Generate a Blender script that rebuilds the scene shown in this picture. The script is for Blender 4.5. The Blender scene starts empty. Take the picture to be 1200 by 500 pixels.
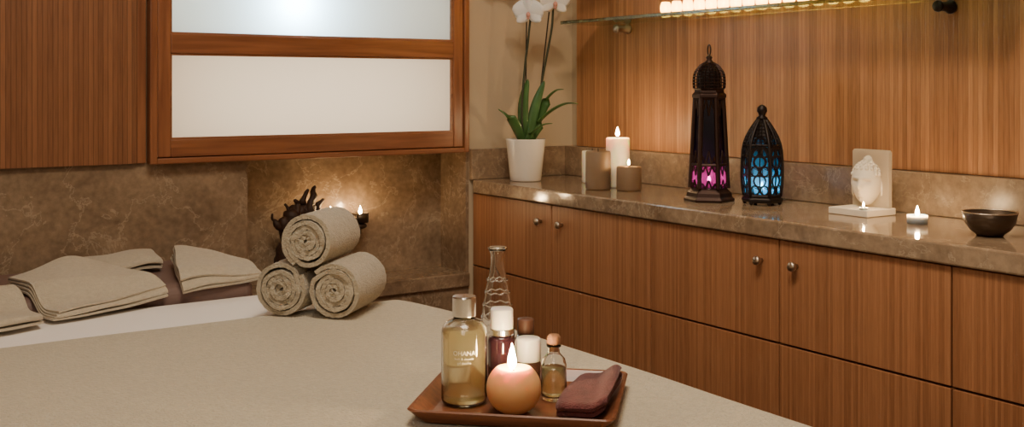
import bpy, bmesh, math, random
from mathutils import Vector, Matrix, noise
random.seed(7)
PI = math.pi
scene = bpy.context.scene
COL = scene.collection
F = 1278.0; CS, SN = math.cos(math.radians(33.9)), math.sin(math.radians(33.9))
CAMH = 1.2
def at(u, t):                      # bearing + distance from the tripod -> floor position
    r = (u-600)/F*t
    return (r*CS + t*SN, -r*SN + t*CS)
# ------------------------------------------------------------------ materials
MATS = {}
def newmat(name):
    m = bpy.data.materials.new(name); m.use_nodes = True
    nt = m.node_tree; nt.nodes.clear()
    out = nt.nodes.new('ShaderNodeOutputMaterial')
    return m, nt, out
def N(nt, typ, **kw):
    n = nt.nodes.new(typ)
    for k, v in kw.items():
        if k.startswith('i_'): n.inputs[k[2:].replace('_', ' ')].default_value = v
        else: setattr(n, k, v)
    return n
def c4(c): return (c[0], c[1], c[2], 1)
def pbr(name, col, rough=.5, metal=0, trans=0, spec=.5, sss=0, sssr=(.02,.008,.004), emis=None, es=0, coat=0, bump=0, bscale=300, var=0, vscale=8, sheen=0, ior=1.45, alpha=1, bdist=.003):
    if name in MATS: return MATS[name]
    m, nt, out = newmat(name)
    b = N(nt, 'ShaderNodeBsdfPrincipled')
    I = b.inputs
    I['Base Color'].default_value = c4(col); I['Roughness'].default_value = rough; I['Metallic'].default_value = metal
    I['Transmission Weight'].default_value = trans; I['Specular IOR Level'].default_value = spec; I['IOR'].default_value = ior
    I['Coat Weight'].default_value = coat; I['Sheen Weight'].default_value = sheen; I['Alpha'].default_value = alpha
    if sss:
        I['Subsurface Weight'].default_value = sss; I['Subsurface Radius'].default_value = sssr; I['Subsurface Scale'].default_value = 1.0
    if emis: I['Emission Color'].default_value = c4(emis); I['Emission Strength'].default_value = es
    tc = N(nt, 'ShaderNodeTexCoord')
    if var:
        n = N(nt, 'ShaderNodeTexNoise', i_Scale=vscale, i_Detail=5.0)
        nt.links.new(tc.outputs['Object'], n.inputs['Vector'])
        mx = N(nt, 'ShaderNodeMix', data_type='RGBA')
        mx.inputs[6].default_value = c4([x*(1-var) for x in col]); mx.inputs[7].default_value = c4([min(1, x*(1+var)) for x in col])
        mr = N(nt, 'ShaderNodeMapRange'); mr.inputs[1].default_value = .3; mr.inputs[2].default_value = .7
        nt.links.new(n.outputs['Fac'], mr.inputs[0]); nt.links.new(mr.outputs[0], mx.inputs[0]); nt.links.new(mx.outputs[2], I['Base Color'])
    if bump:
        n = N(nt, 'ShaderNodeTexNoise', i_Scale=bscale, i_Detail=3.0)
        nt.links.new(tc.outputs['Object'], n.inputs['Vector'])
        bp = N(nt, 'ShaderNodeBump', i_Strength=bump, i_Distance=bdist)
        nt.links.new(n.outputs['Fac'], bp.inputs['Height']); nt.links.new(bp.outputs[0], I['Normal'])
    nt.links.new(b.outputs[0], out.inputs[0])
    MATS[name] = m; return m
def bamboo(name, c1, c2, axis, strip, rough=.38, groove=.6, fine=1.0, sv=.45):
    m, nt, out = newmat(name)
    L = nt.links.new
    tc = N(nt, 'ShaderNodeTexCoord'); sp = N(nt, 'ShaderNodeSeparateXYZ'); L(tc.outputs['Object'], sp.inputs[0])
    dv = N(nt, 'ShaderNodeMath', operation='DIVIDE'); L(sp.outputs[axis], dv.inputs[0]); dv.inputs[1].default_value = strip
    fl = N(nt, 'ShaderNodeMath', operation='FLOOR'); L(dv.outputs[0], fl.inputs[0])
    wn = N(nt, 'ShaderNodeTexWhiteNoise', noise_dimensions='1D'); L(fl.outputs[0], wn.inputs['W'])
    mp = N(nt, 'ShaderNodeMapping'); L(tc.outputs['Object'], mp.inputs[0]); mp.inputs['Scale'].default_value = (300*fine, 300*fine, 14)
    ns = N(nt, 'ShaderNodeTexNoise', i_Scale=1.0, i_Detail=3.0); L(mp.outputs[0], ns.inputs['Vector'])
    a = N(nt, 'ShaderNodeMath', operation='MULTIPLY'); L(wn.outputs['Value'], a.inputs[0]); a.inputs[1].default_value = sv
    a2 = N(nt, 'ShaderNodeMath', operation='MULTIPLY_ADD'); L(ns.outputs['Fac'], a2.inputs[0]); a2.inputs[1].default_value = .95; L(a.outputs[0], a2.inputs[2])
    a3 = N(nt, 'ShaderNodeMath', operation='SUBTRACT', use_clamp=True); L(a2.outputs[0], a3.inputs[0]); a3.inputs[1].default_value = sv/2-.02
    mx = N(nt, 'ShaderNodeMix', data_type='RGBA'); mx.inputs[6].default_value = c4(c1); mx.inputs[7].default_value = c4(c2); L(a3.outputs[0], mx.inputs[0])
    pp = N(nt, 'ShaderNodeMath', operation='PINGPONG'); L(dv.outputs[0], pp.inputs[0]); pp.inputs[1].default_value = .5
    mr = N(nt, 'ShaderNodeMapRange'); L(pp.outputs[0], mr.inputs[0]); mr.inputs[1].default_value = 0; mr.inputs[2].default_value = .11; mr.inputs[3].default_value = 1-groove; mr.inputs[4].default_value = 1
    m2 = N(nt, 'ShaderNodeMix', data_type='RGBA', blend_type='MULTIPLY'); m2.inputs[0].default_value = 1; L(mx.outputs[2], m2.inputs[6]); L(mr.outputs[0], m2.inputs[7])
    b = N(nt, 'ShaderNodeBsdfPrincipled'); b.inputs['Roughness'].default_value = rough; b.inputs['Specular IOR Level'].default_value = .4
    L(m2.outputs[2], b.inputs['Base Color'])
    bp = N(nt, 'ShaderNodeBump', i_Strength=.4, i_Distance=.002); L(mr.outputs[0], bp.inputs['Height']); L(bp.outputs[0], b.inputs['Normal'])
    L(b.outputs[0], out.inputs[0]); return m
def stone(name, c1, c2, vein, rough=.22, sc=5):
    m, nt, out = newmat(name); L = nt.links.new
    tc = N(nt, 'ShaderNodeTexCoord')
    n1 = N(nt, 'ShaderNodeTexNoise', i_Scale=float(sc), i_Detail=10.0, i_Roughness=.72, i_Distortion=.3); L(tc.outputs['Object'], n1.inputs['Vector'])
    r1 = N(nt, 'ShaderNodeValToRGB'); L(n1.outputs['Fac'], r1.inputs[0])
    r1.color_ramp.elements[0].position = .33; r1.color_ramp.elements[0].color = c4(c1); r1.color_ramp.elements[1].position = .67; r1.color_ramp.elements[1].color = c4(c2)
    n2 = N(nt, 'ShaderNodeTexNoise', i_Scale=sc*1.6, i_Detail=10.0, i_Roughness=.62, i_Distortion=.4); L(tc.outputs['Object'], n2.inputs['Vector'])
    sb = N(nt, 'ShaderNodeMath', operation='SUBTRACT'); L(n2.outputs['Fac'], sb.inputs[0]); sb.inputs[1].default_value = .5
    ab = N(nt, 'ShaderNodeMath', operation='ABSOLUTE'); L(sb.outputs[0], ab.inputs[0])
    mr = N(nt, 'ShaderNodeMapRange'); L(ab.outputs[0], mr.inputs[0]); mr.inputs[1].default_value = 0; mr.inputs[2].default_value = .012; mr.inputs[3].default_value = .42; mr.inputs[4].default_value = 0
    mx = N(nt, 'ShaderNodeMix', data_type='RGBA'); L(mr.outputs[0], mx.inputs[0]); L(r1.outputs[0], mx.inputs[6]); mx.inputs[7].default_value = c4(vein)
    n3 = N(nt, 'ShaderNodeTexNoise', i_Scale=60.0, i_Detail=4.0); L(tc.outputs['Object'], n3.inputs['Vector'])
    m3 = N(nt, 'ShaderNodeMix', data_type='RGBA', blend_type='OVERLAY'); m3.inputs[0].default_value = .42; L(mx.outputs[2], m3.inputs[6]); L(n3.outputs['Fac'], m3.inputs[7])
    b = N(nt, 'ShaderNodeBsdfPrincipled'); b.inputs['Roughness'].default_value = rough
    L(m3.outputs[2], b.inputs['Base Color']); L(b.outputs[0], out.inputs[0]); return m
def wood(name, c1, c2, axis='X', rough=.35, sc=1.0):
    m, nt, out = newmat(name); L = nt.links.new
    tc = N(nt, 'ShaderNodeTexCoord'); mp = N(nt, 'ShaderNodeMapping'); L(tc.outputs['Object'], mp.inputs[0])
    s = {'X': (4, 70, 70), 'Y': (70, 4, 70), 'Z': (70, 70, 4)}[axis]
    mp.inputs['Scale'].default_value = tuple(x*sc for x in s)
    n = N(nt, 'ShaderNodeTexNoise', i_Scale=1.0, i_Detail=5.0, i_Distortion=.4); L(mp.outputs[0], n.inputs['Vector'])
    r = N(nt, 'ShaderNodeValToRGB'); L(n.outputs['Fac'], r.inputs[0])
    r.color_ramp.elements[0].position = .3; r.color_ramp.elements[0].color = c4(c1); r.color_ramp.elements[1].position = .7; r.color_ramp.elements[1].color = c4(c2)
    b = N(nt, 'ShaderNodeBsdfPrincipled'); b.inputs['Roughness'].default_value = rough; L(r.outputs[0], b.inputs['Base Color'])
    bp = N(nt, 'ShaderNodeBump', i_Strength=.15, i_Distance=.002); L(n.outputs['Fac'], bp.inputs['Height']); L(bp.outputs[0], b.inputs['Normal'])
    L(b.outputs[0], out.inputs[0]); return m
def emit(name, col, s):
    m, nt, out = newmat(name); e = N(nt, 'ShaderNodeEmission'); e.inputs[0].default_value = c4(col); e.inputs[1].default_value = s
    nt.links.new(e.outputs[0], out.inputs[0]); return m
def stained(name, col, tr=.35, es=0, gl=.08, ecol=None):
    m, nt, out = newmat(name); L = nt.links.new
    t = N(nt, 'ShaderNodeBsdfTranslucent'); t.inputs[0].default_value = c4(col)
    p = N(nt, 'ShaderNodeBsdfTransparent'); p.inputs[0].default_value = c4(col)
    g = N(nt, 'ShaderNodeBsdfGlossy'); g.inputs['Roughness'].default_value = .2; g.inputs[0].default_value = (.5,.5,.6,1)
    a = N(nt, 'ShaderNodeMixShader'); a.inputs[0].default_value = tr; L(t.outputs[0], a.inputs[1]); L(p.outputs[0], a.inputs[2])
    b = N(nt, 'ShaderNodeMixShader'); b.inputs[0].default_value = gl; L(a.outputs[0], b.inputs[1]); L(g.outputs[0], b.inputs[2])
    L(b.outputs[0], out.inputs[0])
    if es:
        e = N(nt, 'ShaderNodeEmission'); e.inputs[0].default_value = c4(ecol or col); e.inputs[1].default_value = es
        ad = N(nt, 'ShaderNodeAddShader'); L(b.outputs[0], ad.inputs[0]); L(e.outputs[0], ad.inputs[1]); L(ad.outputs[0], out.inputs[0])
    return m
def frosted(name, col, mix=.2, dcol=(.5,.42,.3)):
    m, nt, out = newmat(name); L = nt.links.new
    t = N(nt, 'ShaderNodeBsdfTranslucent'); t.inputs[0].default_value = c4(col)
    d = N(nt, 'ShaderNodeBsdfDiffuse'); d.inputs[0].default_value = c4(dcol)
    a = N(nt, 'ShaderNodeMixShader'); a.inputs[0].default_value = mix; L(t.outputs[0], a.inputs[1]); L(d.outputs[0], a.inputs[2])
    L(a.outputs[0], out.inputs[0]); return m
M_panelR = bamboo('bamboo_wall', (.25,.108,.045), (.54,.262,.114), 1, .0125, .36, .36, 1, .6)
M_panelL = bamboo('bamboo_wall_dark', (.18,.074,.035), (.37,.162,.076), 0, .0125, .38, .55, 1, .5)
M_door = bamboo('bamboo_door', (.25,.104,.047), (.47,.216,.102), 1, .0060, .33, .18, 1, .55)
M_stone = stone('brown_marble', (.175,.117,.076), (.39,.278,.182), (.58,.46,.33), .20, 3.8)
M_counter = stone('counter_marble', (.165,.107,.068), (.41,.295,.195), (.60,.48,.34), .10, 6)
M_upstand = stone('upstand_marble', (.170,.110,.070), (.38,.268,.173), (.55,.43,.30), .28, 6)
M_frame = wood('frame_wood', (.20,.074,.034), (.35,.140,.062), 'X', .3)
M_framev = wood('frame_wood_vertical', (.20,.074,.034), (.35,.140,.062), 'Z', .3)
M_plaster = pbr('plaster', (.53,.43,.30), .8, bump=.1, bscale=120, var=.06, vscale=3)
M_ceil = pbr('ceiling_paint', (.65,.58,.50), .9)
M_floor = wood('floor_wood', (.06,.025,.012), (.12,.05,.022), 'Y', .35)
M_dark = pbr('dark_gap', (.015,.007,.004), .8)
M_towel = pbr('terry_towel', (.51,.445,.34), 1, spec=.05, bump=.9, bscale=300, var=.12, vscale=120, sheen=.45, bdist=.006)
M_towel2 = pbr('terry_towel_folded', (.57,.50,.385), 1, spec=.05, bump=.7, bscale=330, var=.08, vscale=110, sheen=.4, bdist=.004)
M_blanket = pbr('fleece', (.61,.535,.395), 1, spec=.05, bump=1.0, bscale=210, var=.08, vscale=95, sheen=.5, bdist=.006)
M_sheet = pbr('sheet', (.97,.93,.90), .9, spec=.1, bump=.2, bscale=300)
M_cushion = pbr('brown_vinyl', (.19,.120,.102), .6, bump=.1, bscale=200)
M_purple = pbr('purple_cloth', (.140,.044,.046), 1, spec=.05, bump=1.0, bscale=400, var=.22, vscale=80, sheen=.25, bdist=.004)
M_steel = pbr('steel', (.55,.48,.40), .3, 1)
M_chrome = pbr('chrome', (.88,.87,.85), .22, 1)
M_iron = pbr('black_iron', (.022,.016,.015), .42, .6)
M_iron2 = pbr('dark_bronze', (.036,.017,.013), .42, .6)
M_glass = pbr('clear_glass', (1,1,1), .02, trans=1, ior=1.45)
M_shelf = pbr('shelf_glass', (.62,.92,.74), .02, trans=1, ior=1.5)
M_votive = stained('glowing_votive_glass', (1,.74,.34), .30, 4.5, .05, (1,.60,.13))  # emission in the cup glass stands in for candle light coming through
M_white = pbr('white_ceramic', (.80,.76,.70), .25, coat=.4)
M_statue = pbr('pale_resin', (.80,.71,.58), .55)
M_plaque = frosted('frosted_plaque', (.90,.82,.68), .42, (.76,.68,.55))
M_waxw = pbr('white_wax', (.92,.84,.68), .45, sss=1, sssr=(.024,.016,.009))
M_waxb = pbr('brown_wax', (.25,.160,.092), .55, sss=.15, sssr=(.01,.006,.003))
M_waxball = pbr('tan_wax', (.80,.48,.22), .4, sss=1, sssr=(.019,.011,.005))
M_wick = pbr('wick', (.02,.015,.01), .9)
M_flame = emit('flame', (1,.66,.32), 520)
M_flamet = emit('flame_tray', (1,.66,.32), 420)
M_flames = emit('flame_shelf', (1,.66,.30), 110)
M_leaf = pbr('leaf', (.055,.130,.034), .35, coat=.2, var=.3, vscale=12)
M_stem = pbr('stem', (.04,.045,.022), .6)
M_petal = pbr('petal', (.90,.88,.85), .6, sss=.2)
M_lip = pbr('lip', (.6,.3,.25), .5)
M_soil = pbr('bark', (.06,.035,.02), .95, bump=1, bscale=120)
M_drift = pbr('driftwood', (.040,.019,.012), .6, bump=1, bscale=60, var=.4, vscale=15)
M_bowl = pbr('bowl_metal', (.085,.062,.045), .36, .75, bump=.3, bscale=90)
M_tray = wood('tray_wood', (.10,.034,.017), (.23,.082,.037), 'X', .3)
M_alu = pbr('aluminium', (.7,.68,.65), .3, 1)
M_oil = pbr('golden_oil', (1.0,.89,.48), .03, trans=.74, ior=1.36)
M_oil2 = pbr('pale_oil', (.95,.86,.50), .03, trans=.86, ior=1.36)
M_darkglass = pbr('dark_bottle', (.030,.011,.018), .12, trans=.05, coat=.6)
M_amber = pbr('amber_bottle', (.10,.045,.030), .1, trans=.3, coat=.6)
M_cap = pbr('white_cap', (.90,.86,.78), .35, sss=.3)
M_ink = pbr('white_print', (.97,.93,.78), .5)
M_cork = pbr('cork', (.28,.14,.075), .85, bump=.6, bscale=200, var=.3, vscale=60)
M_lid = pbr('brown_lid', (.10,.045,.03), .5)
M_pink = stained('purple_glass', (.022,.010,.060)); M_magenta = stained('magenta_glass', (.42,.040,.28)); M_blue = stained('blue_glass', (.03,.28,.46))
M_pane = frosted('frosted_pane', (.97,.95,.90), .12)
# ------------------------------------------------------------------ mesh helpers
def box(bm, x0, x1, y0, y1, z0, z1):
    v = [bm.verts.new((x, y, z)) for z in (z0, z1) for y in (y0, y1) for x in (x0, x1)]
    for f in ((0,2,3,1), (4,5,7,6), (0,1,5,4), (2,6,7,3), (0,4,6,2), (1,3,7,5)): bm.faces.new([v[i] for i in f])
    return bm
def BX(*a): return box(bmesh.new(), *a)
def lathe(prof, seg=32, bm=None, cx=0, cy=0, cap=True, rot=0):
    bm = bm or bmesh.new(); rings = []
    for r, z in prof:
        if r < 1e-6: rings.append([bm.verts.new((cx, cy, z))])
        else: rings.append([bm.verts.new((cx+r*math.cos(rot+2*PI*i/seg), cy+r*math.sin(rot+2*PI*i/seg), z)) for i in range(seg)])
    for a, b in zip(rings, rings[1:]):
        for i in range(seg):
            j = (i+1) % seg
            if len(a) == 1 and len(b) == 1: continue
            if len(a) == 1: bm.faces.new((a[0], b[j], b[i]))
            elif len(b) == 1: bm.faces.new((a[i], a[j], b[0]))
            else: bm.faces.new((a[i], a[j], b[j], b[i]))
    if cap:
        if len(rings[0]) > 1: bm.faces.new(list(reversed(rings[0])))
        if len(rings[-1]) > 1: bm.faces.new(rings[-1])
    return bm
def tube(pts, rad, seg=10, bm=None, closed=False):
    bm = bm or bmesh.new(); pts = [Vector(p) for p in pts]; n = len(pts)
    if not hasattr(rad, '__len__'): rad = [rad]*n
    rings = []; up = Vector((0, 0, 1)); prev = None
    for i, p in enumerate(pts):
        if closed: d = (pts[(i+1) % n]-pts[i-1])
        else: d = pts[min(i+1, n-1)]-pts[max(i-1, 0)]
        d.normalize()
        if prev is None: a = d.cross(up if abs(d.z) < .95 else Vector((1, 0, 0))).normalized()
        else: a = (prev - d*prev.dot(d)).normalized()
        prev = a; b = d.cross(a)
        rings.append([bm.verts.new(p + (a*math.cos(2*PI*k/seg)+b*math.sin(2*PI*k/seg))*rad[i]) for k in range(seg)])
    m = n if closed else n-1
    for i in range(m):
        A, B = rings[i], rings[(i+1) % n]
        for k in range(seg): bm.faces.new((A[k], A[(k+1) % seg], B[(k+1) % seg], B[k]))
    if not closed: bm.faces.new(list(reversed(rings[0]))); bm.faces.new(rings[-1])
    return bm
def ball(bm, c, r, s=12, scale=(1, 1, 1)):
    bmesh.ops.create_uvsphere(bm, u_segments=s, v_segments=max(6, s//2+2), radius=r, matrix=Matrix.Translation(c) @ Matrix.Diagonal((*scale, 1)))
    return bm
def smooth_path(pts, n=8):
    pts = [Vector(p) for p in pts]; out = []
    P = [pts[0]] + pts + [pts[-1]]
    for i in range(1, len(P)-2):
        for k in range(n):
            t = k/n; a, b, c, d = P[i-1], P[i], P[i+1], P[i+2]
            out.append(.5*((2*b)+(c-a)*t+(2*a-5*b+4*c-d)*t*t+(3*b-a-3*c+d)*t**3))
    out.append(pts[-1]); return out
def obj(name, bm, mat, parent=None, smooth=False, bevel=0, sub=0, solid=0, wire=0, loc=None, rz=None, fix=True, bseg=2, angle=35):
    if fix: bmesh.ops.recalc_face_normals(bm, faces=bm.faces)
    me = bpy.data.meshes.new(name); bm.to_mesh(me); bm.free()
    me.materials.append(mat)
    o = bpy.data.objects.new(name, me); COL.objects.link(o)
    if parent: o.parent = parent
    if loc: o.location = loc
    if rz is not None: o.rotation_euler = (0, 0, rz)
    if smooth:
        for p in me.polygons: p.use_smooth = True
    if wire:
        w = o.modifiers.new('lattice', 'WIREFRAME'); w.thickness = wire; w.use_replace = True; w.use_even_offset = False
    if solid:
        s = o.modifiers.new('solid', 'SOLIDIFY'); s.thickness = solid; s.offset = 0
    if bevel:
        b = o.modifiers.new('bevel', 'BEVEL'); b.width = bevel; b.segments = bseg; b.limit_method = 'ANGLE'; b.angle_limit = math.radians(angle)
    if sub:
        s = o.modifiers.new('sub', 'SUBSURF'); s.levels = sub; s.render_levels = sub
    return o
def tag(o, label, cat, group=None, kind=None):
    o['label'] = label; o['category'] = cat
    if group: o['group'] = group
    if kind: o['kind'] = kind
    return o
def thing(name, label, cat, loc, rz=0, group=None):
    o = bpy.data.objects.new(name, None); COL.objects.link(o); o.empty_display_size = .05
    o.location = loc; o.rotation_euler = (0, 0, rz); return tag(o, label, cat, group)
def struct(name, bm, mat, parent=None, **k):
    o = obj(name, bm, mat, parent, **k)
    if not parent: o['kind'] = 'structure'
    return o
def copy_tree(o, parent=None):
    c = o.copy(); COL.objects.link(c); c.parent = parent
    for ch in [x for x in bpy.data.objects if x.parent == o]: copy_tree(ch, c)
    return c
# ------------------------------------------------------------------ room shell
YB = 3.02; XR = 2.28; XN0, XN1 = 1.111, 1.86; ZS = .994
struct('floor', BX(-1.7, 2.6, -1.7, 3.6, -.1, 0), M_floor)
struct('ceiling', BX(-1.7, 2.6, -1.7, 3.6, 2.6, 2.7), M_ceil)
struct('wall_left', BX(-1.7, -1.5, -1.7, 3.6, 0, 2.6), M_plaster)
struct('wall_front', BX(-1.5, 2.6, -1.7, -1.5, 0, 2.6), M_plaster)
struct('wall_right', BX(XR, 2.6, -1.5, 3.6, 0, 2.6), M_plaster)
bm = bmesh.new()
box(bm, -1.5, XN0, YB+.02, 3.4, 0, ZS); box(bm, XN0, XN1, YB+.02, 3.4, 0, .555); box(bm, XN0, XN1, 3.20, 3.4, .555, ZS); box(bm, XN1, XR, YB, 3.4, 0, ZS)
box(bm, -1.5, XR, YB, 3.4, ZS, 1.045); box(bm, -1.5, .875, YB, 3.4, 1.045, 1.585); box(bm, 1.785, XR, YB, 3.4, 1.045, 1.585); box(bm, -1.5, XR, YB, 3.4, 1.585, 2.6)
box(bm, .875, 1.785, 3.36, 3.4, 1.045, 1.585); box(bm, .875, 1.785, YB, 3.36, 1.313, 1.323)  # light box back, plus unseen divider added to keep the two panes' light apart
struct('wall_back', bm, M_plaster)
struct('trim_1', BX(-1.5, XN0, YB-.0, YB+.02, 0, ZS), M_stone)
bm = bmesh.new(); box(bm, XN0, XN1, 3.18, 3.20, .60, ZS); box(bm, XN1-.012, XN1, YB, 3.18, .60, ZS); box(bm, XN0, XN0+.012, YB+.02, 3.18, .60, ZS)
struct('trim_2', bm, M_stone)
struct('trim_3', BX(XN0, XN1-.002, YB-.012, 3.20, .555, .60), M_counter, bevel=.004)
struct('trim_4', BX(XN0, XN1, YB, YB+.02, 0, .555), M_stone)
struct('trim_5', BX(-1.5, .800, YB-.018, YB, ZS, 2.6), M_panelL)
struct('trim_9', BX(.8015, .8255, YB-.014, YB, ZS, 2.6), M_framev, bevel=.002)
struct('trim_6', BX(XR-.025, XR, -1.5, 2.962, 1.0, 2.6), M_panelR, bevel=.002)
struct('trim_7', BX(XR-.045, XR, -1.0, YB, .90, .999), M_upstand, bevel=.002)
struct('trim_8', BX(XN1, XR-.045, YB-.02, YB, .90, .999), M_upstand, bevel=.002)
# window
win = bpy.data.objects.new('window_1', None); COL.objects.link(win); win['kind'] = 'structure'
FY = YB-.034
X0, X1, Z0, ZT = .829, 1.838, .991, 1.668
bm = bmesh.new(); box(bm, X0, X0+.020, FY-.007, YB, Z0, ZT); box(bm, X1-.018, X1, FY-.007, YB, Z0, ZT)
obj('casing_side', bm, M_framev, win, bevel=.003)
bm = bmesh.new(); box(bm, X0+.020, X1-.018, FY-.007, YB, Z0, Z0+.016); box(bm, X0+.020, X1-.018, FY-.007, YB, ZT-.016, ZT)
obj('casing_rail', bm, M_frame, win, bevel=.003)
PX0, PX1 = .886, 1.783
bm = bmesh.new(); box(bm, X0+.022, PX0, FY, FY+.030, Z0+.018, ZT-.018); box(bm, PX1, X1-.020, FY, FY+.030, Z0+.018, ZT-.018)
obj('stile', bm, M_framev, win, bevel=.003)
bm = bmesh.new()
box(bm, PX0, PX1, FY, FY+.030, Z0+.018, 1.057); box(bm, PX0, PX1, FY, FY+.030, 1.292, 1.346); box(bm, PX0, PX1, FY, FY+.030, 1.575, ZT-.018)
obj('rail', bm, M_frame, win, bevel=.003)
for (a, b) in ((1.057, 1.292), (1.346, 1.575)):
    bm = bmesh.new(); w = .005
    box(bm, PX0, PX0+w, FY+.005, FY+.026, a, b); box(bm, PX1-w, PX1, FY+.005, FY+.026, a, b); box(bm, PX0+w, PX1-w, FY+.005, FY+.026, a, a+w); box(bm, PX0+w, PX1-w, FY+.005, FY+.026, b-w, b)
    obj('glazing_bead', bm, M_frame, win)
    bm = bmesh.new(); vs = [bm.verts.new(p) for p in ((PX0, FY+.016, a), (PX1, FY+.016, a), (PX1, FY+.016, b), (PX0, FY+.016, b))]; bm.faces.new(vs)
    obj('frosted_pane', bm, M_pane, win)
# ------------------------------------------------------------------ cabinets + worktop
SF = 1.862
def cabinet(y0, y1, label):
    t = thing('base_cabinet', label, 'cabinet', (SF+.012, y1, 0), 0, 'built-in cabinets under the stone worktop')
    w = y1-y0; d = XR-SF-.014
    obj('body', BX(.022, d, -w+.001, -.001, .08, .857), M_dark, t)
    obj('plinth', BX(.05, d, -w+.001, -.001, 0, .08), M_dark, t)
    h = w/2
    for k in (0, 1):
        a, b = -h*(k+1)+.002, -h*k-.002
        for (z0, z1, nm) in ((.624, .855, 'door'), (.09, .619, 'door')):
            dr = obj(nm, BX(0, .020, a, b, z0, z1), M_door, t, bevel=.0012)
            if z0 > .5:
                ky = (a+.05) if k == 0 else (b-.05)
                kb = lathe([(.005, 0), (.005, .009), (.0095, .012), (.0108, .018), (.009, .0225), (0, .0235)], 20)
                bmesh.ops.rotate(kb, verts=kb.verts, cent=(0, 0, 0), matrix=Matrix.Rotation(-PI/2, 3, 'Y'))
                bmesh.ops.translate(kb, verts=kb.verts, vec=(0, ky, .803))
                obj('knob', kb, M_steel, dr, smooth=True)
DW = .8735
cabinet(3.018-DW, 3.018, 'orange-brown bamboo cabinet in the corner below the potted orchid')
cabinet(3.018-2*DW, 3.018-DW, 'orange-brown bamboo cabinet in the middle, below the two lanterns')
cabinet(3.018-3*DW, 3.018-2*DW, 'orange-brown bamboo cabinet nearest the camera, below the dark metal bowl')
ct = obj('worktop', BX(SF, XR-.046, .35, YB-.021, .8585, .90), M_counter, bevel=.004)
tag(ct, 'long polished brown marble worktop running over all the cabinets', 'worktop')
# ------------------------------------------------------------------ shelf
SZ = 1.404
sh = thing('glass_shelf', 'clear glass wall shelf with round metal brackets on the bamboo wall', 'shelf', (XR-.026, 2.83, SZ))
obj('glass_plate', BX(-.165, -.001, -1.50, 0, -.002, .008), M_shelf, sh, bevel=.001)
for yy in (2.686, 1.529):
    b = lathe([(.0, 0), (.016, .001), (.016, .006), (.011, .010), (.011, .045), (.014, .050), (.012, .056), (0, .057)], 20)
    bmesh.ops.rotate(b, verts=b.verts, cent=(0, 0, 0), matrix=Matrix.Rotation(-PI/2, 3, 'Y'))
    bmesh.ops.translate(b, verts=b.verts, vec=(0, yy-2.83, -.0185))
    obj('bracket', b, M_iron if yy < 2 else M_steel, sh, smooth=True)
def flame_bm(h, r):
    return lathe([(0, 0), (r*.55, h*.06), (r*.95, h*.2), (r, h*.32), (r*.8, h*.52), (r*.45, h*.75), (r*.15, h*.93), (0, h)], 12)
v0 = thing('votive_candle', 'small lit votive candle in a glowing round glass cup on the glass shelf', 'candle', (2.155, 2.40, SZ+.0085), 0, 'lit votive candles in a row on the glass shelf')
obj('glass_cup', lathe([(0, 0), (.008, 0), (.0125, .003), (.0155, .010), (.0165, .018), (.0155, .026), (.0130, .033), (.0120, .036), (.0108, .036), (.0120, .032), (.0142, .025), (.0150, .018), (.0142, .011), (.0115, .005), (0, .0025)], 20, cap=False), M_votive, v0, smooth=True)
obj('wax', lathe([(0, .0032), (.0100, .005), (.0125, .009), (0, .0088)], 20, cap=False), M_waxw, v0, smooth=False)
obj('flame', flame_bm(.018, .0036), M_flames, v0, smooth=True, loc=(0, 0, .010))
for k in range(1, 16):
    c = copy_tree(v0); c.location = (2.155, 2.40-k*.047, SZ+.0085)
# ------------------------------------------------------------------ candles
CT = .9005
def candle(name, label, u, t, r, h, mat, lit, group=None, wick=True, z=CT, fh=.028):
    x, y = at(u, t)
    o = thing(name, label, 'candle', (x, y, z), random.random()*6, group)
    obj('wax', lathe([(0, 0), (r*.96, 0), (r, .004), (r*1.0, h*.5), (r*.995, h-.004), (r*.93, h), (r*.8, h-.002), (r*.4, h-.005), (0, h-.006)], 40, cap=False), mat, o, smooth=True)
    if wick: obj('wick', tube([(0, 0, h-.007), (.0005, 0, h), (.002, .0005, h+.008)], .0012, 6), M_wick, o)
    if lit: obj('flame', flame_bm(fh, fh*.2), M_flame, o, smooth=True, loc=(.001, 0, h+.004))
    return o
candle('pillar_candle', 'tall lit white pillar candle behind the two brown candles', 724, 3.275, .036, .148, M_waxw, True)
candle('pillar_candle', 'unlit brown pillar candle left of the tall white candle', 701, 3.205, .037, .112, M_waxb, False)
candle('pillar_candle', 'short brown pillar candle with a lit wick, front right of the candle group', 737, 3.165, .036, .070, M_waxb, True, fh=.016)
candle('pillar_candle', 'pale white candle half hidden behind the unlit brown candle', 694, 3.42, .033, .100, M_waxw, False)
def tealight(label, x, y, z, r=.019, h=.015, cup=None, fh=.022, group=None, fm=None):
    o = thing('tealight', label, 'candle', (x, y, z), 0, group)
    obj('cup', lathe([(0, 0), (r, 0), (r*1.02, h), (r*.96, h), (r*.94, .002), (0, .0015)], 28, cap=False), cup or M_alu, o, smooth=True, angle=30)
    obj('wax', lathe([(0, .003), (r*.93, .003), (r*.93, h*.8), (0, h*.78)], 28, cap=False), M_waxw, o)
    obj('wick', tube([(0, 0, h*.75), (0, 0, h*.75+.006)], .0008, 6), M_wick, o)
    obj('flame', flame_bm(fh, fh*.2), fm or M_flame, o, smooth=True, loc=(0, 0, h*.8+.002))
    return o
x, y = at(1075, 2.396)
tealight('lit tealight in a pale round holder between the statue and the dark bowl', x, y, CT, .0215, .019, M_waxw)
x, y = at(1160, 2.20)
bo = thing('metal_bowl', 'dark hammered metal bowl at the right end of the worktop', 'bowl', (x, y, CT))
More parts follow.
